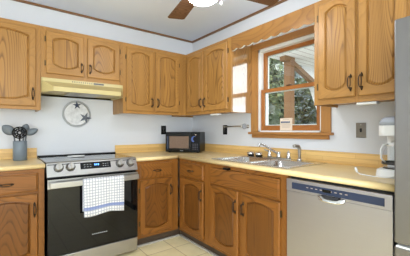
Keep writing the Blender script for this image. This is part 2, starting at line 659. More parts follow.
def door(parent, T, u0, u1, z0, z1, d, mats, hside, hpos, st=.050, rise=.032, hinge=None, hl=.115):
    """arched raised-panel door; hside 'a' puts the pull near u0, 'b' near u1"""
    mz, mr = mats
    th = .019
    a0, a1, b0, b1 = u0 + st, u1 - st, z0 + .050, z1 - .040
    mb = MB()
    loops = [rect_loop(u0, u1, z0, z1, d, T, KS), rect_loop(u0, u1, z0, z1, d + th - .006, T, KS),
             rect_loop(u0 + .006, u1 - .006, z0 + .006, z1 - .006, d + th, T, KS),
             barrel_loop(a0, a1, b0, b1, rise, rise, d + th, T),
             barrel_loop(a0 + .004, a1 - .004, b0 + .004, b1 - .004, rise, rise, d + th - .013, T)]

    def mm(i, j):
        return 1 if (j < KS[0] or KS[0] + KS[1] <= j < KS[0] + KS[1] + KS[2]) else 0
    mb.loft(loops, True, True, 0, mats=mm)
    o = mb.build('door', [mz, mr], parent)
    mb = MB()
    mb.loft([barrel_loop(a0 + .0045, a1 - .0045, b0 + .0045, b1 - .0045, rise, rise, d + th - .0128, T),
             barrel_loop(a0 + .010, a1 - .010, b0 + .010, b1 - .010, rise, rise, d + th - .011, T),
             barrel_loop(a0 + .017, a1 - .017, b0 + .017, b1 - .017, rise, rise, d + th - .003, T),
             barrel_loop(a0 + .021, a1 - .021, b0 + .021, b1 - .021, rise, rise, d + th - .0025, T)], True, True, 0)
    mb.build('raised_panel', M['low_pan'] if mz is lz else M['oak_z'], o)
    uh = u0 + .024 if hside == 'a' else u1 - .024
    mb = MB()
    pull(mb, T, uh, hpos, d + th, hl)
    mb.build('handle', M['bronze'], o)['label'] = 'dark bronze bow pull'
    ue = u1 if hside == 'a' else u0
    sg = 1 if hside == 'a' else -1
    if hinge:
        for hz in hinge:
            mb = MB()
            tbox(mb, T, ue + sg * .001, ue + sg * .011, d, d + .014, hz - .024, hz + .024, 0, .002)
            mb.build('hinge', M['hinge'], o)
    return o


def drawer(parent, T, u0, u1, z0, z1, d, mat, name='drawer', handle=True):
    mb = MB()
    k = (3, 1, 3, 1)
    mb.loft([rect_loop(u0, u1, z0, z1, d, T, k), rect_loop(u0, u1, z0, z1, d + .012, T, k), rect_loop(u0 + .008, u1 - .008, z0 + .008, z1 - .008, d + .014, T, k),
             rect_loop(u0 + .012, u1 - .012, z0 + .012, z1 - .012, d + .020, T, k)], True, True, 0)
    o = mb.build(name, mat, parent)
    if handle:
        mb = MB()
        pull(mb, T, (u0 + u1) / 2, (z0 + z1) / 2, d + .020, .10, False)
        mb.build('handle', M['bronze'], o)['label'] = 'dark bronze bow pull'
    return o


def carcass(parent, T, u0, u1, z0, z1, d, m, floor_rec=.018, end_mat=None):
    mb = MB()
    t = .016
    tbox(mb, T, u0, u0 + t, .002, d - .02, z0, z1)
    tbox(mb, T, u1 - t, u1, .002, d - .02, z0, z1)
    tbox(mb, T, u0 + t, u1 - t, .002, d - .02, z1 - t, z1)
    tbox(mb, T, u0 + t, u1 - t, .002, d - .02, z0 + floor_rec, z0 + floor_rec + t)
    tbox(mb, T, u0 + t, u1 - t, .002, .01, z0 + floor_rec + t, z1 - t)
    return mb.build('carcass', m, parent)


def face_frame(parent, T, u0, u1, z0, z1, d, stiles, rails, mv, mh, holes=()):
    mb = MB()
    for a, b in stiles:
        tbox(mb, T, a, b, d - .02, d, z0, z1)
    e = sorted(stiles)
    for (a, b) in rails:
        for i in range(len(e) - 1):
            tbox(mb, T, e[i][1], e[i + 1][0], d - .02, d, a, b, 1)
    return mb.build('face_frame', [mv, mh], parent)


UZ0, UZ1, DU = 1.370, 2.131, .324
oz, ox, oy = M['str_z'], M['str_x'], M['str_y']
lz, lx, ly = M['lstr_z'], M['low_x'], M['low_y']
G = .0015


def upper_back(u0, u1, z0, z1, doors, label, st_extra=(), hinge_z=None):
    r = thing('wall_cabinet', ((u0 + u1) / 2, -DU / 2, z0), label, 'cabinet', 'oak wall cabinets')
    carcass(r, TB, u0, u1, z0, z1, DU, oz)
    face_frame(r, TB, u0, u1, z0, z1, DU, [(u0, u0 + .038), (u1 - .038, u1)] + list(st_extra), [(z0, z0 + .045), (z1 - .06, z1)], oz, ox)
    for (a, b, c, d_, hs, hp, hg, hl) in doors:
        door(r, TB, a, b, c, d_, DU, (oz, ox), hs, hp, hinge=hg, hl=hl)
    return r


upper_back(-2.80, -1.888, UZ0, UZ1, [(-2.365, -1.926, 1.398, 2.093, 'b', 1.51, None, .115), (-2.775, -2.385, 1.398, 2.093, 'a', 1.51, None, .115)],
           'oak wall cabinet above the grey utensil crock, left of the range hood', [(-2.395, -2.355)])
upper_back(-1.886, -1.132, 1.667, UZ1, [(-1.848, -1.524, 1.707, 2.093, 'b', 1.79, (1.80, 2.02), .10), (-1.494, -1.170, 1.707, 2.093, 'a', 1.79, (1.80, 2.02), .10)],
           'short two-door oak wall cabinet directly above the cream range hood', [(-1.524, -1.494)])
upper_back(-1.130, -0.327, UZ0, UZ1, [(-1.095, -0.776, 1.402, 2.093, 'b', 1.50, (1.52, 1.98), .115), (-0.750, -0.434, 1.402, 2.093, 'a', 1.50, (1.52, 1.98), .115)],
           'two-door oak wall cabinet on back wall, right of the range hood', [(-0.776, -0.750), (-.43, -.365)])


def upper_right(u0, u1, z0, z1, doors, label, stiles, d=DU):
    r = thing('wall_cabinet', (-d / 2, (u0 + u1) / 2, z0), label, 'cabinet', 'oak wall cabinets')
    carcass(r, TR, u0, u1, z0, z1, d, oz)
    face_frame(r, TR, u0, u1, z0, z1, d, stiles, [(z0, z0 + .045), (z1 - .06, z1)], oz, oy)
    for (a, b, c, d_, hs, hp, hg, hl) in doors:
        door(r, TR, a, b, c, d_, d, (oz, oy), hs, hp, hinge=hg, hl=hl)
    return r


cr = upper_right(-1.151, -.002, UZ0, UZ1, [(-.690, -.368, 1.405, 2.093, 'a', 1.50, None, .115), (-1.108, -.716, 1.405, 2.093, 'b', 1.50, (1.50, 2.0), .115)],
                 'oak wall cabinet in the room corner, left of the window', [(-1.151, -1.10), (-.718, -.690), (-.372, -.328), (-.04, -.002)])
mb = MB()
tbox(mb, TR, -1.1535, -1.1512, .012, DU - .022, UZ0 + .004, UZ1 - .004)
gp = mb.build('end_panel', M['endpan'], cr)
gp['label'] = 'glossy cabinet side that mirrors the window'
upper_right(-2.668, -2.058, UZ0, UZ1, [(-2.352, -2.096, 1.408, 2.093, 'a', 1.50, (1.50, 2.0), .115), (-2.630, -2.372, 1.408, 2.093, 'b', 1.50, None, .115)],
            'oak wall cabinet right of the window, above the coffee maker', [(-2.096, -2.058), (-2.378, -2.346), (-2.668, -2.630)])
upper_right(-3.58, -2.670, 1.76, UZ1, [(-3.12, -2.70, 1.80, 2.093, 'a', 1.88, None, .10), (-3.56, -3.14, 1.80, 2.093, 'b', 1.88, None, .10)],
            'short oak wall cabinet over the steel refrigerator', [(-2.708, -2.670), (-3.145, -3.115), (-3.58, -3.55)])

# valance between the cabinets over the window, lower edge scalloped
ya, yb = -2.056, -1.1545
n = 90
mb = MB()
top, bot = [], []
for k in range(n + 1):
    t = k / n
    y = ya + (yb - ya) * t
    s = (t * 9) % 1.0
    zb = 2.001 - .017 * abs(math.sin(PI * (t * 8.5 + .2)))
    top.append(y)
    bot.append(zb)
fr = [(-DU, top[k], bot[k]) for k in range(n + 1)]
bk = [(-DU + .019, top[k], bot[k]) for k in range(n + 1)]
frt = [(-DU, y, UZ1) for y in top]
bkt = [(-DU + .019, y, UZ1) for y in top]
mb.loft([frt, fr], False, False, 0, closed=False)
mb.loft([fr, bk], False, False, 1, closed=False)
mb.loft([bk, bkt], False, False, 0, closed=False)
mb.loft([bkt, frt], False, False, 0, closed=False)
for k in (0, n):
    f = mb.bm.faces.new([mb.bm.verts.new(p) for p in (fr[k], bk[k], bkt[k], frt[k])])
bmesh.ops.remove_doubles(mb.bm, verts=mb.bm.verts, dist=1e-5)
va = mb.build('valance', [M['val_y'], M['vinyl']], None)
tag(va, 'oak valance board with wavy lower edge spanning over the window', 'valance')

# --- base cabinets
DB, TZ = .615, .876
BZ0 = .10


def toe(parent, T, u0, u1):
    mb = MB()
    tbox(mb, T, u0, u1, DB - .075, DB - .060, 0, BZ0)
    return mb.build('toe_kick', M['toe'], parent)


def base(T, u0, u1, label, stiles, doors, drawers, false=None, axis='x', tu=None):
    c = T((u0 + u1) / 2, DB / 2, 0)
    r = thing('base_cabinet', c, label, 'cabinet', 'oak base cabinets')
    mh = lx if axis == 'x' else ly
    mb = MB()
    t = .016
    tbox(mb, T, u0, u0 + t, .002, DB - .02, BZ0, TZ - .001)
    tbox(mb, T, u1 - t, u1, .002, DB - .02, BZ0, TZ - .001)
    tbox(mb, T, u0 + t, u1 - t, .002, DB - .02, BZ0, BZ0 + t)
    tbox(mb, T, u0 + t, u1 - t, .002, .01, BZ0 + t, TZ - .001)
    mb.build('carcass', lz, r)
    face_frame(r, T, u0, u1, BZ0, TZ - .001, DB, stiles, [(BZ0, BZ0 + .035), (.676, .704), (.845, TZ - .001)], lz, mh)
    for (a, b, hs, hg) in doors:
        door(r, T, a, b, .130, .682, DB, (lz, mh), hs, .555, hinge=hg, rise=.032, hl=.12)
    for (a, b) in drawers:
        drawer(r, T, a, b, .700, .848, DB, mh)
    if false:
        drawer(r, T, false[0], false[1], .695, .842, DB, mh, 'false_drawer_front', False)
    a, b = tu or (u0, u1)
    toe(r, T, a, b)
    return r


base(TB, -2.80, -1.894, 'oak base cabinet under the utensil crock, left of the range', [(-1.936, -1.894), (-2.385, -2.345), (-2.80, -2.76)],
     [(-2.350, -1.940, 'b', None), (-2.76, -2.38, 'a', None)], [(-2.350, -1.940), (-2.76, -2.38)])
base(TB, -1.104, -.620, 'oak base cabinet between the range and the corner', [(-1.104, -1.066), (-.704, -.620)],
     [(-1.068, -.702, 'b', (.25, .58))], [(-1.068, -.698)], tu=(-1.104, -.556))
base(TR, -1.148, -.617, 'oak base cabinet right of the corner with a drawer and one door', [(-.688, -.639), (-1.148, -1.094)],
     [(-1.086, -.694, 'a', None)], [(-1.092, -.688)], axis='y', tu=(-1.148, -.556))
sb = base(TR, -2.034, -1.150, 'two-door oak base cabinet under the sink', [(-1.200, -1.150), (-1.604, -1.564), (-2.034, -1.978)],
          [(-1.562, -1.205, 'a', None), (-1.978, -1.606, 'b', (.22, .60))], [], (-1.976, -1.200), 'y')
B_('child_latch', M['black'], sb, (-.655, -.6155, -1.46, -1.40, .846, .866), bev=.003)
struct(B_('trim_3', M['shoe'], None, (-.575, -.5565, -2.03, -.575, 0, .016)), 'pale strip along foot of cabinets')
struct(B_('trim_4', M['shoe'], None, (-1.10, -.5755, -.575, -.5565, 0, .016)), 'pale strip along foot of cabinet beside range')

# --- countertops with backsplashes
CZ = .914


def nose(mb, a, b, mi):
    mb.tube([a, b], .019, 12, mi)


lc = thing('countertop', (-2.35, -.3, .876), 'pale yellow laminate countertop left of the range, under the utensil crock', 'countertop')
mb = MB()
mb.box(-2.82, -1.889, -.616, -.002, .8762, CZ)
nose(mb, (-2.82, -.616, .895), (-1.889, -.616, .895), 0)
mb.build('worktop', M['counter_x'], lc)
B_('backsplash', M['splash'], lc, (-2.82, -1.889, -.022, -.002, CZ, 1.012), bev=.002)['label'] = 'wood-stave backsplash strip'

rc = thing('countertop', (-.4, -1.0, .876), 'L-shaped pale yellow laminate countertop around the sink and microwave', 'countertop')
SY0, SY1, SX0, SX1 = -1.992, -1.188, -.575, -.065
mb = MB()
mb.box(-1.108, -.616, -.616, -.002, .8762, CZ, 0)
mb.box(-.616, -.002, SY1, -.002, .8762, CZ, 1)
mb.box(-.616, SX0, SY0, SY1, .8762, CZ, 1)
mb.box(SX1, -.002, SY0, SY1, .8762, CZ, 1)
mb.box(-.616, -.002, -2.672, SY0, .8762, CZ, 1)
nose(mb, (-1.108, -.616, .895), (-.616, -.616, .895), 0)
nose(mb, (-.616, -.616, .895), (-.616, -2.672, .895), 1)
mb.build('worktop', [M['counter_x'], M['counter_y']], rc)
B_('backsplash', M['splash'], rc, (-1.108, -.002, -.022, -.002, CZ, 1.012), bev=.002)['label'] = 'wood-stave backsplash strip on back wall'
B_('backsplash', M['splash'], rc, (-.022, -.002, -2.672, -.0225, CZ, 1.012), bev=.002)['label'] = 'wood-stave backsplash strip under the window'

# ------------------------------------------------------------------ sink
sk = thing('sink', (-.32, -1.59, .914), 'double-bowl stainless steel sink set into the countertop', 'sink')
mb = MB()
Z0, Z1 = .9142, .921
BX0, BX1 = -.552, -.170
bowls = ((-1.572, -1.212), (-1.970, -1.610))
mb.box(-.595, BX0, -2.012, -1.168, Z0, Z1, 0, .002)
mb.box(BX1, -.045, -2.012, -1.168, Z0, Z1, 0, .002)
mb.box(BX0, BX1, -1.212, -1.168, Z0, Z1)
mb.box(BX0, BX1, -1.610, -1.572, Z0, Z1)
mb.box(BX0, BX1, -2.012, -1.970, Z0, Z1)
mb.build('rim', M['sink'], sk)


def rrect(x0, x1, y0, y1, r, z, n=5):
    L = []
    for cx, cy, a0 in ((x1 - r, y1 - r, 0), (x0 + r, y1 - r, 90), (x0 + r, y0 + r, 180), (x1 - r, y0 + r, 270)):
        for k in range(n + 1):
            a = math.radians(a0 + 90 * k / n)
            L.append((cx + r * math.cos(a), cy + r * math.sin(a), z))
    return L


for y0, y1 in bowls:
    mb = MB()
    e = .001
    mb.loft([rrect(BX0 - e, BX1 + e, y0 - e, y1 + e, .002, Z1 - .001), rrect(BX0 + .006, BX1 - .006, y0 + .006, y1 - .006, .05, Z1 - .008),
             rrect(BX0 + .012, BX1 - .012, y0 + .012, y1 - .012, .055, .775), rrect(BX0 + .035, BX1 - .035, y0 + .035, y1 - .035, .05, .752)], False, True, smooth=True)
    o = mb.build('bowl', M['sink'], sk)
    mb = MB()
    mb.lathe([(.045, .0), (.045, .004), (.034, .004), (.03, .001)], ((BX0 + BX1) / 2, (y0 + y1) / 2, .7525), 16)
    mb.build('drain', M['chrome'], o)

# faucet
fx = -.105
fa = thing('faucet', (fx, -1.57, .921), 'chrome two-handle kitchen faucet with long swivel spout behind the sink', 'faucet')
mb = MB()
mb.loft([[(fx + .028 * math.cos(a) , -1.57 + .135 * math.sin(a), z) for a in [2 * PI * k / 24 for k in range(24)]] for z in (.9212, .930)], True, True)
mb.build('deck_plate', M['nickel'], fa)
mb = MB()
mb.lathe([(.024, 0), (.022, .02), (.018, .03), (.018, .052), (.010, .058)], (fx, -1.57, .930), 16)
mb.build('hub', M['chrome'], fa)
mb = MB()
mb.tube([(fx, -1.57, .965), (-.14, -1.552, .985), (-.19, -1.522, 1.022), (-.245, -1.488, 1.058), (-.262, -1.478, 1.062), (-.270, -1.473, 1.052), (-.271, -1.472, 1.036)],
        [.011, .011, .010, .009, .010, .011, .012], 10)
mb.build('spout', M['chrome'], fa)
for y, sg in ((-1.462, 1), (-1.678, -1)):
    mb = MB()
    mb.lathe([(.022, 0), (.020, .02), (.014, .034), (.017, .044), (.015, .058), (.008, .062)], (fx, y, .930), 14)
    o = mb.build('handle', M['chrome'], fa)
    mb = MB()
    mb.tube([(fx, y, .982), (fx - .02, y + sg * .018, .992), (fx - .045, y + sg * .03, 1.002)], [.008, .007, .006], 8)
    mb.build('lever', M['nickel'], o)
sp = thing('side_sprayer', (fx, -1.79, .921), 'chrome sink sprayer standing upright right of the faucet', 'sprayer')
mb = MB()
mb.lathe([(.024, 0), (.022, .014), (.014, .022)], (fx, -1.79, .9212), 14)
mb.build('base_collar', M['chrome'], sp)
mb = MB()
mb.tube([(fx, -1.79, .93), (fx, -1.79, .98), (fx - .002, -1.79, 1.02), (fx - .012, -1.786, 1.044), (fx - .04, -1.772, 1.052), (fx - .055, -1.765, 1.046)], [.011, .013, .015, .016, .014, .013], 12)
mb.build('spray_head', M['nickel'], sp)
for i, (y, lab) in enumerate(((-1.205, 'small round silver and black sink strainer on sink ledge, nearer the microwave'), (-1.315, 'small round silver and black sink strainer on sink ledge, nearer the faucet'))):
    k = thing('sink_strainer', (-.09, y, .921), lab, 'strainer', 'sink strainers on the sink ledge')
    mb = MB()
    mb.lathe([(.026, 0), (.036, .005), (.037, .014)], (-.09, y, .9212), 18)
    mb.build('basket', M['black'], k)
    mb = MB()
    mb.lathe([(.0365, .014), (.040, .018), (.040, .034), (.034, .040), (.010, .041), (.008, .047), (.003, .048)], (-.09, y, .9212), 18)
    mb.build('cap', M['chrome'], k)

# ------------------------------------------------------------------ dishwasher
dw = thing('dishwasher', (-.32, -2.352, 0), 'built-in stainless steel dishwasher under the counter, right of the sink cabinet', 'dishwasher')
Y0d, Y1d = -2.664, -2.042
B_('tub_body', M['dark'], dw, (-.60, -.03, Y0d + .004, Y1d - .004, .03, .870))
B_('door_panel', M['steel_y'], dw, (-.637, -.6005, Y0d, Y1d, .115, .782), bev=.003)
mb = MB()
mb.box(-.642, -.6005, Y0d, Y1d, .783, .862, 0, .004)
cp = mb.build('control_panel', M['steel_y'], dw)
B_('display_strip', M['navy'], cp, (-.6445, -.6425, Y0d + .035, Y1d - .045, .800, .842), bev=.0008)
for k in range(9):
    if k != 4:
        y = -2.20 - k * .03
        B_('control_mark', M['inkgrey'], cp, (-.6455, -.6446, y - .007, y + .007, .822, .827))
B_('display_window', M['blackgloss'], cp, (-.6458, -.6446, -2.352, -2.300, .815, .832))
mb = MB()
yc = -2.352
ring = []
for (o_, z_) in ((.000, .797), (.000, .797)):
    pass
prof = [(-.640, .800), (-.655, .786), (-.668, .770), (-.668, .762), (-.655, .758), (-.639, .758)]
loops = []
for k in range(13):
    t = -1 + 2 * k / 12
    w = .085
    sc = math.sqrt(max(0.02, 1 - abs(t) ** 3))
    loops.append([(-.638 + (x + .638) * sc, yc + t * w, .798 - (.798 - z) * (0.35 + .65 * sc)) for x, z in prof])
mb.loft(loops, True, True, smooth=True)
o = mb.build('pocket_handle', M['chrome'], dw)
mb = MB()
loops = []
for k in range(9):
    t = -1 + 2 * k / 8
    sc = math.sqrt(max(0.05, 1 - abs(t) ** 3))
    loops.append([(-.6445, yc + t * .058, .797), (-.6445 - .018 * sc, yc + t * .058, .797 - .016 * sc), (-.6445 - .0205 * sc, yc + t * .058, .797 - .0145 * sc), (-.6455, yc + t * .058, .7995)])
mb.loft(loops, True, True)
mb.build('finger_recess', M['black'], o)
B_('toe_panel', M['dark'], dw, (-.585, -.57, Y0d + .004, Y1d - .004, .0, .112))

# ------------------------------------------------------------------ refrigerator
fg = thing('refrigerator', (-.38, -3.14, 0), 'large stainless steel refrigerator cut off by the right picture edge', 'refrigerator')
FY0, FY1 = -3.60, -2.703
B_('cabinet_body', M['greyplastic'], fg, (-.66, -.03, FY0, FY1, .03, 1.685))
o = B_('upper_door', M['steel_z'], fg, (-.748, -.668, FY0 + .45, FY1, .672, 1.693), bev=.006)
B_('gasket', M['rimgrey'], o, (-.668, -.661, FY0 + .46, FY1 - .006, .68, 1.685))
o = B_('upper_door', M['steel_z'], fg, (-.748, -.668, FY0, FY0 + .446, .672, 1.693), bev=.006)
mb = MB()
mb.tube([(-.79, FY0 + .40, .75), (-.79, FY0 + .40, 1.6)], .011, 10)
mb.build('handle', M['nickel'], o)
o = B_('freezer_drawer', M['steel_z'], fg, (-.748, -.668, FY0, FY1, .06, .655), bev=.006)
B_('top_lip', M['white'], o, (-.7485, -.668, FY0 + .008, FY1 - .008, .6555, .662))
for x, y in ((-.62, FY1 - .06), (-.62, FY0 + .06), (-.08, FY1 - .06), (-.08, FY0 + .06)):
    B_('foot', M['black'], fg, (x - .02, x + .02, y - .02, y + .02, 0, .03))

# ------------------------------------------------------------------ range
RX0, RX1 = -1.880, -1.118
rg = thing('range', ((RX0 + RX1) / 2, -.33, 0), 'stainless slide-in electric range with black glass oven door', 'range')
B_('body', M['black'], rg, (RX0 + .004, RX1 - .004, -.640, -.03, .035, .905))
mb = MB()
mb.box(RX0 - .004, RX1 + .004, -.618, -.045, .9055, .9225, 0, .002)
ck = mb.build('cooktop', M['cooktop'], rg)
for cx, cy, r in ((-1.69, -.43, .11), (-1.31, -.43, .09), (-1.69, -.19, .075), (-1.31, -.19, .10)):
    mb = MB()
    mb.lathe([(r, 0), (r, .0004), (r - .004, .0004), (r - .004, 0)], (cx, cy, .9226), 32, caps=False)
    mb.build('burner_ring', M['rimgrey'], ck)
B_('rear_vent_trim', M['black'], rg, (RX0 - .006, RX1 + .006, -.044, -.004, .906, .934), bev=.003)
# slanted control panel
mb = MB()
prof = [(-.600, .9235), (-.622, .9235), (-.634, .914), (-.676, .806), (-.668, .800), (-.600, .800)]
mb.loft([[(x, y, z) for y, z in prof] for x in (RX0 - .002, RX1 + .002)], True, True)
cpn = mb.build('control_panel', M['steel_x'], rg)
nrm = Vector((0, -.108, .042)).normalized()   # outward from the sloped face
dn = Vector((0, -.042, -.108)).normalized()
p0 = Vector((0, -.634, .914))


def onface(x, s, h=0.0):
    q = p0 + dn * s + nrm * h
    return Vector((x, q.y, q.z))


def facebox(mb, x0, x1, s0, s1, h0, h1, mi=0):
    L = [[onface(x, s, h) for x, s in ((x0, s0), (x1, s0), (x1, s1), (x0, s1))] for h in (h0, h1)]
    mb.loft(L, True, True, mi)


mb = MB()
facebox(mb, -1.628, -1.368, .012, .070, .0002, .0025)
dp = mb.build('display', M['blackgloss'], cpn)
mb = MB()
for a, b in ((-1.512, -1.502), (-1.497, -1.487), (-1.482, -1.472)):
    facebox(mb, a, b, .028, .044, .0027, .0032)
mb.build('lit_digits', M['blueled'], dp)
for a in (-1.60, -1.575, -1.55, -1.44, -1.42, -1.40):
    for q in (.030, .050):
        mb = MB()
        facebox(mb, a, a + .012, q, q + .004, .0027, .003)
        mb.build('touch_mark', M['rimgrey'], dp)
rotm = Vector((0, 0, 1)).rotation_difference(nrm).to_matrix().to_4x4()
for kx in (-1.795, -1.705, -1.283, -1.180):
    mb = MB()
    mb.lathe([(.034, 0), (.034, .005), (.029, .009), (.028, .032), (.024, .037)], (0, 0, 0), 20)
    q = onface(kx, .042, .0004)
    mb.xf(Matrix.Translation(q) @ rotm)
    o = mb.build('knob', M['steel_x'], cpn)
    mb = MB()
    mb.lathe([(.0375, .0002), (.0375, .003), (.0345, .003), (.0345, .0002)], (0, 0, 0), 24, caps=False)
    mb.xf(Matrix.Translation(q) @ rotm)
    mb.build('bezel', M['black'], o)
    mb = MB()
    mb.box(-.004, .004, -.024, .024, .0372, .046, 0, .001)
    mb.xf(Matrix.Translation(q) @ rotm @ Matrix.Rotation(.1, 4, 'Z'))
    mb.build('grip', M['nickel'], o)
# oven door
od = B_('oven_door', M['blackgloss'], rg, (RX0, RX1, -.684, -.642, .160, .786), bev=.004)
B_('door_top_trim', M['steel_x'], od, (RX0, RX1, -.6865, -.6845, .712, .785))
mb = MB()
mb.box(RX0 + .012, RX1 - .008, -.742, -.728, .722, .770, 0, .005)
for x in (RX0 + .05, RX1 - .05):
    mb.box(x - .014, x + .014, -.728, -.687, .733, .760, 0, .003)
hd = mb.build('handle', M['steel_x'], od)
mb = MB()
for k in range(8):
    mb.box(-1.54 + k * .017, -1.528 + k * .017, -.6848, -.6842, .272, .280)
mb.build('badge', M['rimgrey'], od)
B_('storage_drawer', M['steel_x'], rg, (RX0 + .002, RX1 - .002, -.684, -.642, .030, .154), bev=.004)
for x, y in ((RX0 + .04, -.60), (RX1 - .04, -.60), (RX0 + .04, -.08), (RX1 - .04, -.08)):
    mb = MB()
    mb.lathe([(.02, 0), (.02, .012), (.012, .014), (.012, .034)], (x, y, 0), 12)
    mb.build('foot', M['black'], rg)

# towel over the handle
mb = MB()
uvl = mb.bm.loops.layers.uv.new('UVMap')
tx0, tx1 = -1.628, -1.275
nx = 26
path = []
zt = .7745
for z in [.50 + (zt - .50) * k / 9 for k in range(10)]:
    path.append((-.7235, z))
path[-1] = (-.7255, zt - .004)
path += [(-.735, zt + .001), (-.7455, zt - .003)]
for k in range(1, 15):
    path.append((-.7465 - .004 * (k / 14), zt - .008 - (zt - .008 - .462) * k / 14))
grid = []
s_len = [0]
for i in range(1, len(path)):
    s_len.append(s_len[-1] + math.hypot(path[i][0] - path[i - 1][0], path[i][1] - path[i - 1][1]))
for i, (y, z) in enumerate(path):
    row = []
    fi = max(0, i - 11) / 14
    for k in range(nx + 1):
        t = k / nx
        wob = .005 * fi * math.sin(t * 13 + 1.0) + .004 * fi * math.sin(t * 5.2)
        sag = -.010 * fi * math.sin(t * PI * 2.2 + .4) * fi
        row.append((mb.bm.verts.new((tx0 + (tx1 - tx0) * t + .010 * fi * (0.5 - t), y - abs(wob) if i > 11 else y, z + sag)), (tx1 - tx0) * t, s_len[i] - s_len[11]))
    grid.append(row)
for i in range(len(grid) - 1):
    for k in range(nx):
        q = (grid[i][k], grid[i][k + 1], grid[i + 1][k + 1], grid[i + 1][k])
        f = mb.bm.faces.new([a[0] for a in q])
        f.smooth = True
        for lp, a in zip(f.loops, q):
            lp[uvl].uv = (a[1], a[2])
bmesh.ops.recalc_face_normals(mb.bm, faces=mb.bm.faces)
bmesh.ops.solidify(mb.bm, geom=mb.bm.faces[:], thickness=-.0018)
tw = mb.build('dish_towel', M['towel'], None)
tag(tw, 'white checked dish towel with blue stripe hanging on the oven handle', 'towel')

# spoon rest on the cooktop
mb = MB()
L = []
for sc, z in ((.7, .0), (1.0, .006), (1.04, .014), (.92, .012), (.6, .005)):
    L.append([(-1.565 + .062 * sc * math.cos(a), -.27 + .034 * sc * math.sin(a), .9232 + z) for a in [2 * PI * k / 24 for k in range(24)]])
mb.loft(L, True, True, smooth=True)
mb.box(-1.66, -1.615, -.276, -.262, .929, .937, 0, .003)
sr = mb.build('spoon_rest', M['white'], None)
tag(sr, 'small white ceramic spoon rest on the range cooktop', 'spoon rest')

# ------------------------------------------------------------------ range hood
hx0, hx1 = -1.884, -1.134
hd = thing('range_hood', ((hx0 + hx1) / 2, -.25, 1.53), 'cream enamel range hood under the short wall cabinet', 'range hood')


def hoodloop(z, yf, chx, chy):
    return [(hx0, -.004, z), (hx0, yf + chy, z), (hx0 + chx, yf, z), (hx1 - chx, yf, z), (hx1, yf + chy, z), (hx1, -.004, z)]


mb = MB()
mb.loft([hoodloop(1.6655, -.335, .012, .005), hoodloop(1.634, -.338, .012, .006), hoodloop(1.572, -.480, .075, .150), hoodloop(1.532, -.480, .075, .150)], True, False)
# underside: rim and a recessed pan
mb.loft([hoodloop(1.532, -.480, .075, .150), [(x * 1 + (0.02 if x < -1.5 else -.02), y + (.02 if y < -.2 else -.0), 1.532) for x, y, z in hoodloop(1.532, -.480, .075, .150)],
         [(x * 1 + (0.025 if x < -1.5 else -.025), y + (.025 if y < -.2 else -.0), 1.550) for x, y, z in hoodloop(1.532, -.480, .075, .150)]], False, True)
mb.build('shell', M['almond'], hd)
B_('grease_filter', M['nickel'], hd, (-1.66, -1.36, -.40, -.10, 1.538, 1.5495))
# slots and badge follow the sloping front: from (-.350,1.636) to (-.480,1.572)
fdir = Vector((0, -.130, -.064)).normalized()
fn = Vector((0, -.064, .130)).normalized()
fp = Vector((0, -.350, 1.636))
up0 = Vector((0, -.335, 1.6655))


def hoodbox(mb, x0, x1, z0, z1, h):
    # on the short upright strip under the cabinet
    def yy(z): return -.335 + (1.6655 - z) / .0315 * -.003
    mb.loft([[(x0, yy(z0) - .0003, z0), (x1, yy(z0) - .0003, z0), (x1, yy(z1) - .0003, z1), (x0, yy(z1) - .0003, z1)],
             [(x0, yy(z0) - h, z0), (x1, yy(z0) - h, z0), (x1, yy(z1) - h, z1), (x0, yy(z1) - h, z1)]], True, True)


mb = MB()
for k in range(10):
    x = -1.63 + k * .0195
    hoodbox(mb, x, x + .006, 1.643, 1.658, .0012)
mb.build('vent_slots', M['darkmetal'], hd)
mb = MB()
hoodbox(mb, -1.435, -1.335, 1.642, 1.658, .002)
mb.build('control_badge', M['darkmetal'], hd)

# ------------------------------------------------------------------ microwave (turned into the corner)
mw = thing('microwave', (-.3024, -.2874, CZ), 'black countertop microwave turned diagonally into the corner', 'microwave', rot=math.radians(-48.67))
w, d, h = .433, .303, .252
mb = MB()
mb.box(-w / 2, w / 2, -d / 2 + .022, d / 2, .008, h, 0, .004)
for x in (-.18, .18):
    for y in (-.10, .12):
        mb.box(x - .012, x + .012, y - .012, y + .012, 0.0005, .008)
mb.build('casing', M['black'], mw, local=True)
mb = MB()
mb.box(-w / 2, w / 2 - .118, -d / 2, -d / 2 + .0215, .010, h - .002, 0, .004)
o = mb.build('door', M['blackgloss'], mw, local=True)
mb = MB()
mb.box(-w / 2 + .050, w / 2 - .138, -d / 2 - .0012, -d / 2 - .0002, .052, h - .052)
mb.build('window_mesh', M['mwdoor'], o, local=True)['label'] = 'brown tinted window'
mb = MB()
mb.box(-w / 2 + .022, -w / 2 + .036, -d / 2 - .0012, -d / 2 - .0002, .04, h - .05)
mb.build('glossy_strip', M['navy'], o, local=True)
mb = MB()
mb.box(w / 2 - .117, w / 2, -d / 2, -d / 2 + .0215, .010, h - .002, 0, .004)
o = mb.build('control_panel', M['black'], mw, local=True)
mb = MB()
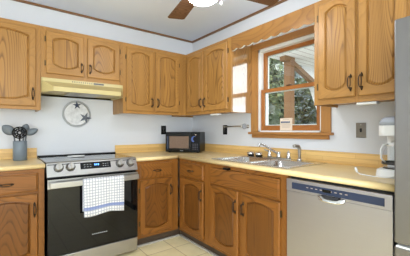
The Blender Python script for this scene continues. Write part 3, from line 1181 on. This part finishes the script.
# blue crescent around the dial
c0, r0 = (w / 2 - .070, .165), .038
A = [math.radians(70 + 180 * k / 14) for k in range(15)]
out = [(c0[0] + r0 * math.cos(a), c0[1] + r0 * math.sin(a)) for a in A]
inn = [(c0[0] + .012 + .027 * math.cos(a), c0[1] + .002 + .030 * math.sin(a)) for a in A]
mb.loft([[(x, -d / 2 - .0003, z) for x, z in out], [(x, -d / 2 - .0012, z) for x, z in out], [(x, -d / 2 - .0012, z) for x, z in inn], [(x, -d / 2 - .0003, z) for x, z in inn]], False, False, closed=False)
mb.build('blue_arc', pbr('microwave_blue', (66, 92, 160), 0.4), o, local=True)
mb = MB()
for r_ in range(4):
    for c_ in range(3):
        mb.box(w / 2 - .092 + c_ * .026, w / 2 - .076 + c_ * .026, -d / 2 - .0012, -d / 2 - .0002, .040 + r_ * .020, .050 + r_ * .020)
mb.build('keypad', pbr('keypad_grey', (62, 60, 68), 0.5), o, local=True)
mb = MB()
mb.box(w / 2 - .060, w / 2 - .044, -d / 2 - .0012, -d / 2 - .0002, .214, .222)
mb.build('indicator', M['paper'], o, local=True)
mb = MB()
for k in range(4):
    mb.box(-.030 + k * .010, -.023 + k * .010, -d / 2 - .0012, -d / 2 - .0002, .022, .030)
mb.build('badge', M['rimgrey'], mw, local=True)

# ------------------------------------------------------------------ crock with utensils
cx, cy = -2.036, -.20
ck = thing('utensil_crock', (cx, cy, CZ), 'slate grey cylindrical utensil crock on the left countertop', 'crock')
mb = MB()
mb.lathe([(.050, 0), (.054, .004), (.054, .172), (.052, .175), (.049, .172), (.049, .010)], (cx, cy, CZ + .0004), 28)
mb.build('pot', M['crock'], ck)
base_z = CZ + .016


def leaf(mb, base, tip, width, n=9, cup=.012, side=Vector((1, 0, 0))):
    base, tip = Vector(base), Vector(tip)
    ax = tip - base
    nr = ax.cross(side).normalized()
    sd = nr.cross(ax).normalized()
    loops = []
    for k in range(n + 1):
        t = k / n
        ww = width * .5 * max(.12, math.sin(PI * min(1, t * .9 + .08)) ** .7)
        c = base + ax * t
        L = []
        for j in range(6):
            q = -1 + 2 * j / 5
            L.append(c + sd * ww * q + nr * (cup * q * q))
        for j in range(6):
            q = 1 - 2 * j / 5
            L.append(c + sd * ww * q + nr * (cup * q * q - .004))
        loops.append(L)
    mb.loft(loops, True, True, smooth=True)


def utensil(name, label, foot, neck, tip, width, mat, cat):
    t = thing(name, (foot[0], foot[1], foot[2]), label, cat, 'utensils in the grey crock')
    mb = MB()
    mb.tube([foot, neck], .006, 8)
    mb.build('handle', M['greyplastic'], t)
    mb = MB()
    leaf(mb, neck, tip, width)
    mb.build('head', mat, t)
    return t


utensil('serving_spoon', 'slate grey serving spoon leaning left out of the crock', (cx - .022, cy + .004, base_z), (cx - .046, cy + .004, 1.155), (cx - .128, cy + .002, 1.225), .085, M['greyplastic'], 'spoon')
utensil('silicone_spatula', 'slate grey spatula leaning right out of the crock', (cx + .026, cy - .010, base_z), (cx + .046, cy - .012, 1.150), (cx + .138, cy - .016, 1.195), .062, M['greyplastic'], 'spatula')
utensil('turner', 'upright slate grey turner at the back of the crock', (cx + .012, cy + .028, base_z), (cx + .030, cy + .030, 1.16), (cx + .056, cy + .032, 1.245), .07, M['greyplastic'], 'turner')
t = thing('slotted_ladle', (cx - .002, cy - .032, base_z), 'black slotted ladle facing forward in the middle of the crock', 'ladle', 'utensils in the grey crock')
mb = MB()
mb.tube([(cx - .002, cy - .032, base_z), (cx - .006, cy - .040, 1.15)], .006, 8)
mb.build('handle', M['black'], t)
mb = MB()
c = Vector((cx - .006, cy - .050, 1.165))
for r_, y_ in ((.052, 0), (.036, -.008), (.019, -.014)):
    pts = [(c.x + r_ * math.cos(a), c.y + y_ + .008, c.z + r_ * .95 * math.sin(a)) for a in [2 * PI * k / 20 for k in range(21)]]
    mb.tube(pts, .0065, 6, caps=False)
for k in range(8):
    a = 2 * PI * k / 8 + .2
    mb.tube([(c.x + .012 * math.cos(a), c.y - .008, c.z + .012 * math.sin(a)), (c.x + .052 * math.cos(a), c.y + .008, c.z + .05 * math.sin(a))], .0055, 6)
mb.build('head', M['black'], t)
# ------------------------------------------------------------------ decorative plate on the wall
px, pz, pr = -1.522, 1.362, .142
pl = thing('wall_plate', (px, -.0, pz), 'round whitewashed decorative plate with two starfish, hung above the range', 'plate')
mb = MB()
mb.lathe([(pr - .03, .001), (pr, .010), (pr, .018), (pr - .008, .020), (pr - .010, .016)], (px, 0, pz), 48, axis='y')
mb.build('rim', pbr('plate_rim', (186, 189, 191), 0.45, var=0.08), pl)
mb = MB()
mb.lathe([(pr - .0105, .0165), (pr - .03, .0185), (.06, .015), (.003, .015)], (px, 0, pz), 48, axis='y')
mb.build('face', M['plate'], pl)


def starfish(x, z, R, rot, mat):
    mb = MB()
    ring, ring2 = [], []
    for k in range(20):
        a = rot + 2 * PI * k / 20
        f = [1.0, .52, .34, .52][k % 4]
        ring.append((x + R * f * math.cos(a), -.0185, z + R * f * math.sin(a)))
        ring2.append((x + R * f * .75 * math.cos(a), -.0265, z + R * f * .75 * math.sin(a)))
    mb.loft([ring, ring2, [(x + R * .03 * math.cos(rot + 2 * PI * k / 20), -.034, z + R * .03 * math.sin(rot + 2 * PI * k / 20)) for k in range(20)]], True, True)
    return mb.build('starfish', mat, pl)


starfish(px + .002, pz + .092, .046, PI / 2 + .1, M['star'])['label'] = 'small dark blue starfish'
starfish(px + .086, pz - .040, .066, PI / 2 - .35, M['star2'])['label'] = 'large grey starfish'

# ------------------------------------------------------------------ outlets, switch, towel bar


def outlet(name, T, u, z, label, cat, kind='outlet', plate='black'):
    t = thing(name, T(u, .001, z - .057), label, cat)
    mb = MB()
    tbox(mb, T, u - .036, u + .036, .001, .007, z - .057, z + .057, 0, .002)
    mb.build('cover_plate', M[plate], t)
    if kind == 'outlet':
        for s in (-1, 1):
            mb = MB()
            tbox(mb, T, u - .016, u + .016, .0072, .0095, z + s * .022 - .014, z + s * .022 + .014, 0, .0008)
            mb.build('socket', M['darkmetal'], t)
    else:
        mb = MB()
        tbox(mb, T, u - .006, u + .006, .0072, .009, z - .014, z + .014)
        tbox(mb, T, u - .004, u + .004, .009, .020, z - .002, z + .010)
        mb.build('toggle', M['black'], t)
    mb = MB()
    for s in ((0,) if kind == 'outlet' else (-1, 1)):
        mb.lathe([(.004, 0), (.003, .0016)], (0, 0, 0), 8, axis='y' if T is TB else 'x')
        mb.xf(Matrix.Translation(T(u, .0073, z + s * .042)))
    mb.build('screw', M['nickel'], t)
    return t


outlet('wall_outlet', TB, -.465, 1.190, 'black electrical outlet on the back wall above the microwave', 'outlet')
outlet('wall_outlet', TR, -.700, 1.192, 'black electrical outlet beside the window wall towel bar', 'outlet')
outlet('light_switch', TR, -2.250, 1.186, 'metal light switch plate right of the window', 'switch', 'switch', 'pewter')

tb = thing('paper_towel_bar', (0, -.9, 1.22), 'slim metal towel bar on the wall left of the window', 'towel bar')
mb = MB()
mb.tube([(-.06, -.745, 1.229), (-.06, -1.065, 1.231)], .0065, 10)
mb.build('rod', M['nickel'], tb)
for y, mt, r_ in ((-.748, 'nickel', .012), (-1.078, 'rimgrey', .030)):
    mb = MB()
    mb.lathe([(r_ * .7, .0012), (r_ * .7, .006), (.008, .010), (.008, .060)], (0, y, 1.230), 16, axis='x')
    o = mb.build('bracket', M['nickel'], tb)
    mb = MB()
    mb.lathe([(r_ * .8, -.009), (r_, -.005), (r_, .006), (r_ * .8, .011)], (0, 0, 0), 20)
    mb.xf(Matrix.Translation((-.06, y, 1.230)) @ Matrix.Rotation(PI / 2, 4, 'X'))
    mb.build('end_cap', M[mt], o)
mb = MB()
mb.lathe([(.012, -.013), (.013, .012)], (0, 0, 0), 14)
mb.xf(Matrix.Translation((-.06, -1.052, 1.230)) @ Matrix.Rotation(PI / 2, 4, 'X'))
mb.build('collar', M['white'], tb)

# ------------------------------------------------------------------ sign propped against the lower window sash
mb = MB()
mb.box(-.001, .001, -.069, .069, 0, .118)
sg = mb.build('paper_sign', M['paper'], None, origin=(0, 0, 0))
sg.location = (.0188, -1.560, 1.186)
tag(sg, 'small tan paper sign with blue lettering leaning in the window', 'sign')
mb = MB()
for k in range(7):
    y = .052 - k * .0150
    mb.box(-.0018, -.0011, y - .0055, y + .0055, -0.0 + .070, .088)
    if k in (0, 2, 4, 5):
        mb.box(-.0018, -.0011, y - .0075, y + .0075, .070, .075)
mb.build('lettering', M['ink'], sg, local=True)['label'] = 'line of bold blue letters'
mb = MB()
for z, a in ((.052, .055), (.040, .05), (.028, .045), (.103, .035)):
    mb.box(-.0018, -.0011, -a, a, z, z + .003)
mb.build('small_print', M['inkgrey'], sg, local=True)

# ------------------------------------------------------------------ under-cabinet lamps
for (x0, x1, y0, y1, lab) in ((-.315, -.255, -.93, -.80, 'small white puck light under the corner wall cabinet, right part'), (-.315, -.255, -2.47, -2.35, 'small white puck light under wall cabinet near coffee maker')):
    tag(B_('cabinet_light', M['white'], None, (x0, x1, y0, y1, 1.352, 1.3690), bev=.004), lab, 'light')

# ------------------------------------------------------------------ coffee maker
cm = thing('coffee_maker', (-.30, -2.585, CZ), 'white drip coffee maker with glass carafe half hidden behind refrigerator', 'coffee maker')
kx, ky = -.30, -2.580
mb = MB()
mb.loft([rrect(kx - .135, kx + .125, ky - .085, ky + .085, .05, CZ + z) for z in (.0005, .006)] +
        [rrect(kx - .130, kx + .120, ky - .081, ky + .081, .05, CZ + .042), rrect(kx - .118, kx + .110, ky - .070, ky + .070, .045, CZ + .048)], True, True, smooth=False)
mb.build('base', M['white'], cm)
mb = MB()
mb.lathe([(.062, 0), (.062, .003), (.05, .004)], (kx - .045, ky, CZ + .0483), 24)
mb.build('warming_plate', M['black'], cm)
mb = MB()
mb.loft([rrect(kx + .030, kx + .115, ky - .072, ky + .072, .025, CZ + z) for z in (.0485, .2395)], True, True)
mb.build('column', M['white'], cm)
mb = MB()
mb.loft([rrect(kx - .115, kx + .115, ky - .078, ky + .078, .06, CZ + z) for z in (.240, .300)], True, True)
o = mb.build('brew_head', M['white'], cm)
mb = MB()
mb.loft([rrect(kx - .112, kx + .113, ky - .076, ky + .076, .06, CZ + .3005), rrect(kx - .112, kx + .113, ky - .076, ky + .076, .06, CZ + .325), rrect(kx - .095, kx + .10, ky - .062, ky + .062, .05, CZ + .345),
         rrect(kx - .06, kx + .07, ky - .04, ky + .04, .03, CZ + .353)], True, True, smooth=True)
mb.build('lid', pbr('smoky_grey_lid', (172, 178, 188), 0.15, var=0.05), cm)['label'] = 'smoky grey domed lid'
ca = MB()
ca.lathe([(.050, .0), (.062, .012), (.066, .05), (.060, .09), (.047, .120), (.047, .128)], (kx - .045, ky, CZ + .0525), 28, caps=False)
ca.lathe([(.050, .0), (.001, .0)], (kx - .045, ky, CZ + .0525), 28, caps=False)
co = ca.build('carafe', M['carafe'], cm)
mb = MB()
mb.lathe([(.048, 0), (.049, .004), (.049, .014), (.030, .020), (.012, .024)], (kx - .045, ky, CZ + .181), 24)
mb.build('carafe_lid', M['white'], co)
mb = MB()
mb.lathe([(.0665, -.006), (.068, -.003), (.068, .008), (.0665, .010)], (kx - .045, ky, CZ + .078), 28, caps=False)
mb.build('band', M['darkmetal'], co)
mb = MB()
hx = kx - .045
pts = [(hx - .040, ky + .020, CZ + .19), (hx - .075, ky + .035, CZ + .188), (hx - .090, ky + .042, CZ + .160), (hx - .088, ky + .042, CZ + .11), (hx - .062, ky + .030, CZ + .088)]
mb.tube(pts, .005, 8)
mb.build('carafe_handle', M['white'], co)
mb = MB()
pts = [(-.430, -2.615, CZ + .012), (-.452, -2.57, CZ + .004), (-.458, -2.52, CZ + .004), (-.450, -2.46, CZ + .004), (-.440, -2.425, CZ + .006), (-.430, -2.405, CZ + .016)]
mb.tube(pts, .0036, 6)
o = mb.build('power_cord', M['white'], cm)
mb = MB()
mb.tube([(-.430, -2.405, CZ + .012), (-.425, -2.398, CZ + .026), (-.420, -2.392, CZ + .040)], [.006, .008, .007], 8)
mb.build('plug', M['white'], o)

# ------------------------------------------------------------------ ceiling fan
fcx, fcy, fz = -1.06, -1.66, 2.205
fn_ = thing('ceiling_fan', (fcx, fcy, fz), 'ceiling fan with dark wood blades and lit white globe', 'ceiling fan')
mb = MB()
mb.lathe([(.07, H - fz - .001), (.075, H - fz - .03), (.03, H - fz - .05), (.03, H - fz - .08), (.10, H - fz - .09), (.115, .10), (.115, .05), (.08, .02), (.07, -.045), (.05, -.05)], (fcx, fcy, fz), 28)
mb.build('motor_housing', M['fanmetal'], fn_)
for k in range(4):
    a = math.radians(76) + k * 2 * PI / 4
    mb = MB()
    pts_o = []
    r0, r1, w0, w1 = .17, .64, .060, .080
    for (r_, w_) in ((r0, w0), (r1 - .012, w1)):
        pts_o.append((r_, w_))
    outline = [(r0, -w0), (r1 - .015, -w1), (r1, -w1 + .018), (r1, w1 - .018), (r1 - .015, w1), (r0, w0)]
    mb.loft([[(x, y, z) for x, y in outline] for z in (-.003, .004)], True, True)
    mb.xf(Matrix.Rotation(a, 4, 'Z') @ Matrix.Rotation(math.radians(-4), 4, 'X'))
    o = mb.build('blade', M['fanwood'], fn_, local=True)
    mb = MB()
    mb.box(.09, .20, -.016, .016, .005, .011, 0, .002)
    mb.xf(Matrix.Rotation(a, 4, 'Z') @ Matrix.Rotation(math.radians(-4), 4, 'X'))
    mb.build('blade_bracket', M['fanmetal'], o, local=True)
mb = MB()
prof = [(.058, .022)]
for k in range(12):
    a = PI * (.16 + .84 * k / 11)
    prof.append((.124 * math.sin(a) + .0008, -.055 + .086 * math.cos(a)))
mb.lathe(prof, (fcx, fcy, fz), 32)
mb.build('light_globe', M['globe'], fn_)['label'] = 'glowing white glass globe'
mb = MB()
mb.tube([(fcx + .102, fcy - .078, fz + .06), (fcx + .102, fcy - .078, fz - .125)], .0015, 6)
o = mb.build('pull_chain', M['white'], fn_)
mb = MB()
mb.lathe([(.004, 0), (.008, .008), (.008, .026), (.003, .032)], (fcx + .102, fcy - .078, fz - .152), 10)
mb.build('chain_knob', M['white'], o)

# ------------------------------------------------------------------ outside: porch, trees
GZ = -.5
tag(B_('yard', M['grass'], None, (.16, 14, -8, 12, GZ - .1, GZ)), 'bare ground of the yard outside the window', 'ground', kind='structure')
tag(B_('porch_roof', M['plank'], None, (.16, 6.0, -1.2, .40, 2.66, 2.74)), 'pale plank underside of the porch roof outside the window', 'roof')
tag(B_('porch_post', M['cedar'], None, (2.43, 2.57, .09, .24, GZ, 2.60)), 'square wooden porch post seen through the window', 'post')
mb = MB()
mb.loft([[(2.45 + dx, .10, 2.57), (2.45 + dx, .23, 2.57), (2.45 + dx, .23, 2.66), (2.45 + dx, .10, 2.66)] for dx in (-.17, 0.15)], True, True)
tag(mb.build('beam_stub', M['cedar_x'], None), 'short wooden beam across the top of the porch post', 'beam')
mb = MB()
a0, a1 = Vector((2.605, .165, 2.56)), Vector((3.75, .165, 2.10))
dv = (a1 - a0).normalized()
up = Vector((-dv.z, 0, dv.x)) * .045
mb.loft([[p + up + Vector((0, s, 0)) if q else p - up + Vector((0, s, 0)) for q, s in ((1, -.05), (1, .05), (0, .05), (0, -.05))] for p in (a0, a1)], True, True)
br = mb.build('diagonal_brace', M['cedar_x'], None)
tag(br, 'slanting wooden brace running down right from the porch post', 'brace')
mb = MB()
rows = []
for k in range(9):
    t = k / 8
    z = 2.655 - t * 1.7
    x0 = 3.22 + 1.1 * t
    rows.append([(x0 + (4.6 - x0) * j / 10, .36 + .03 * math.sin(j * 2.2), z) for j in range(11)])
mb.loft(rows, False, False, closed=False, smooth=True)
bmesh.ops.solidify(mb.bm, geom=mb.bm.faces[:], thickness=.006)
tag(mb.build('porch_curtain', M['cloth'], None), 'white cloth drawn aside at the right of the porch', 'curtain')


def tree(cx, cy, h, rx, ry, rz, n, mat, label, seed, ls=.09):
    rnd = random.Random(seed)
    t = thing('tree', (cx, cy, GZ), label, 'tree', 'trees outside the window')
    mb = MB()
    mb.tube([(cx, cy, GZ), (cx + .05, cy, GZ + h * .5), (cx, cy, GZ + h)], [.14, .11, .05], 8)
    mb.build('trunk', M['bark'], t)
    mb = MB()
    for i in range(46):
        q = Vector((rnd.gauss(0, 1), rnd.gauss(0, 1), rnd.gauss(0, 1))).normalized() * rnd.uniform(.1, .68)
        res = bmesh.ops.create_icosphere(mb.bm, subdivisions=2, radius=1.0)
        sc = rnd.uniform(.22, .34)
        for v in res['verts']:
            w_ = 1 + rnd.uniform(-.22, .22)
            v.co = Vector((cx + (q.x + v.co.x * sc * w_) * rx, cy + (q.y + v.co.y * sc * w_) * ry, GZ + h + (q.z + v.co.z * sc * w_) * rz))
        for v in res['verts']:
            for f in v.link_faces:
                f.material_index = 1
    for i in range(n):
        while True:
            q = Vector((rnd.uniform(-1, 1), rnd.uniform(-1, 1), rnd.uniform(-1, 1)))
            if .25 < q.length < 1:
                break
        c = Vector((cx + q.x * rx, cy + q.y * ry, GZ + h + q.z * rz))
        a = Vector((rnd.gauss(0, 1), rnd.gauss(0, 1), rnd.gauss(0, 1))).normalized()
        b = a.orthogonal().normalized()
        s = ls * rnd.uniform(.6, 1.4)
        v = [mb.bm.verts.new(c + a * s), mb.bm.verts.new(c + b * s * .55), mb.bm.verts.new(c - a * s), mb.bm.verts.new(c - b * s * .55)]
        f = mb.bm.faces.new(v)
        f.material_index = 0 if rnd.random() < .6 else 1
    mb.build('foliage', [mat, M['leafb']], t, recalc=False)
    return t


M['leafc'] = pbr('glare_greyed_leaf', (104, 114, 114), 0.6, var=0.3, scale=4)  # leaf colour greyed to imitate glare on the window screen
tree(3.3, 2.0, 2.2, 1.1, 1.0, 2.6, 11000, M['leafa'], 'leafy green tree seen left of the porch post', 1, .065)
tree(5.7, 2.05, 1.9, 1.15, 1.0, 2.3, 11000, M['leafc'], 'bushy tree, leaves greyed to imitate glare, seen right of the porch post', 2, .065)
tree(8.5, 6.0, 2.6, 2.6, 1.8, 4.0, 9000, M['leafa'], 'tall tree far behind the leafy green tree', 3, .16)
tree(13.6, 4.0, 2.6, 2.5, 1.8, 4.2, 9000, M['leafa'], 'tall tree far behind the glare-greyed bushy tree', 4, .16)
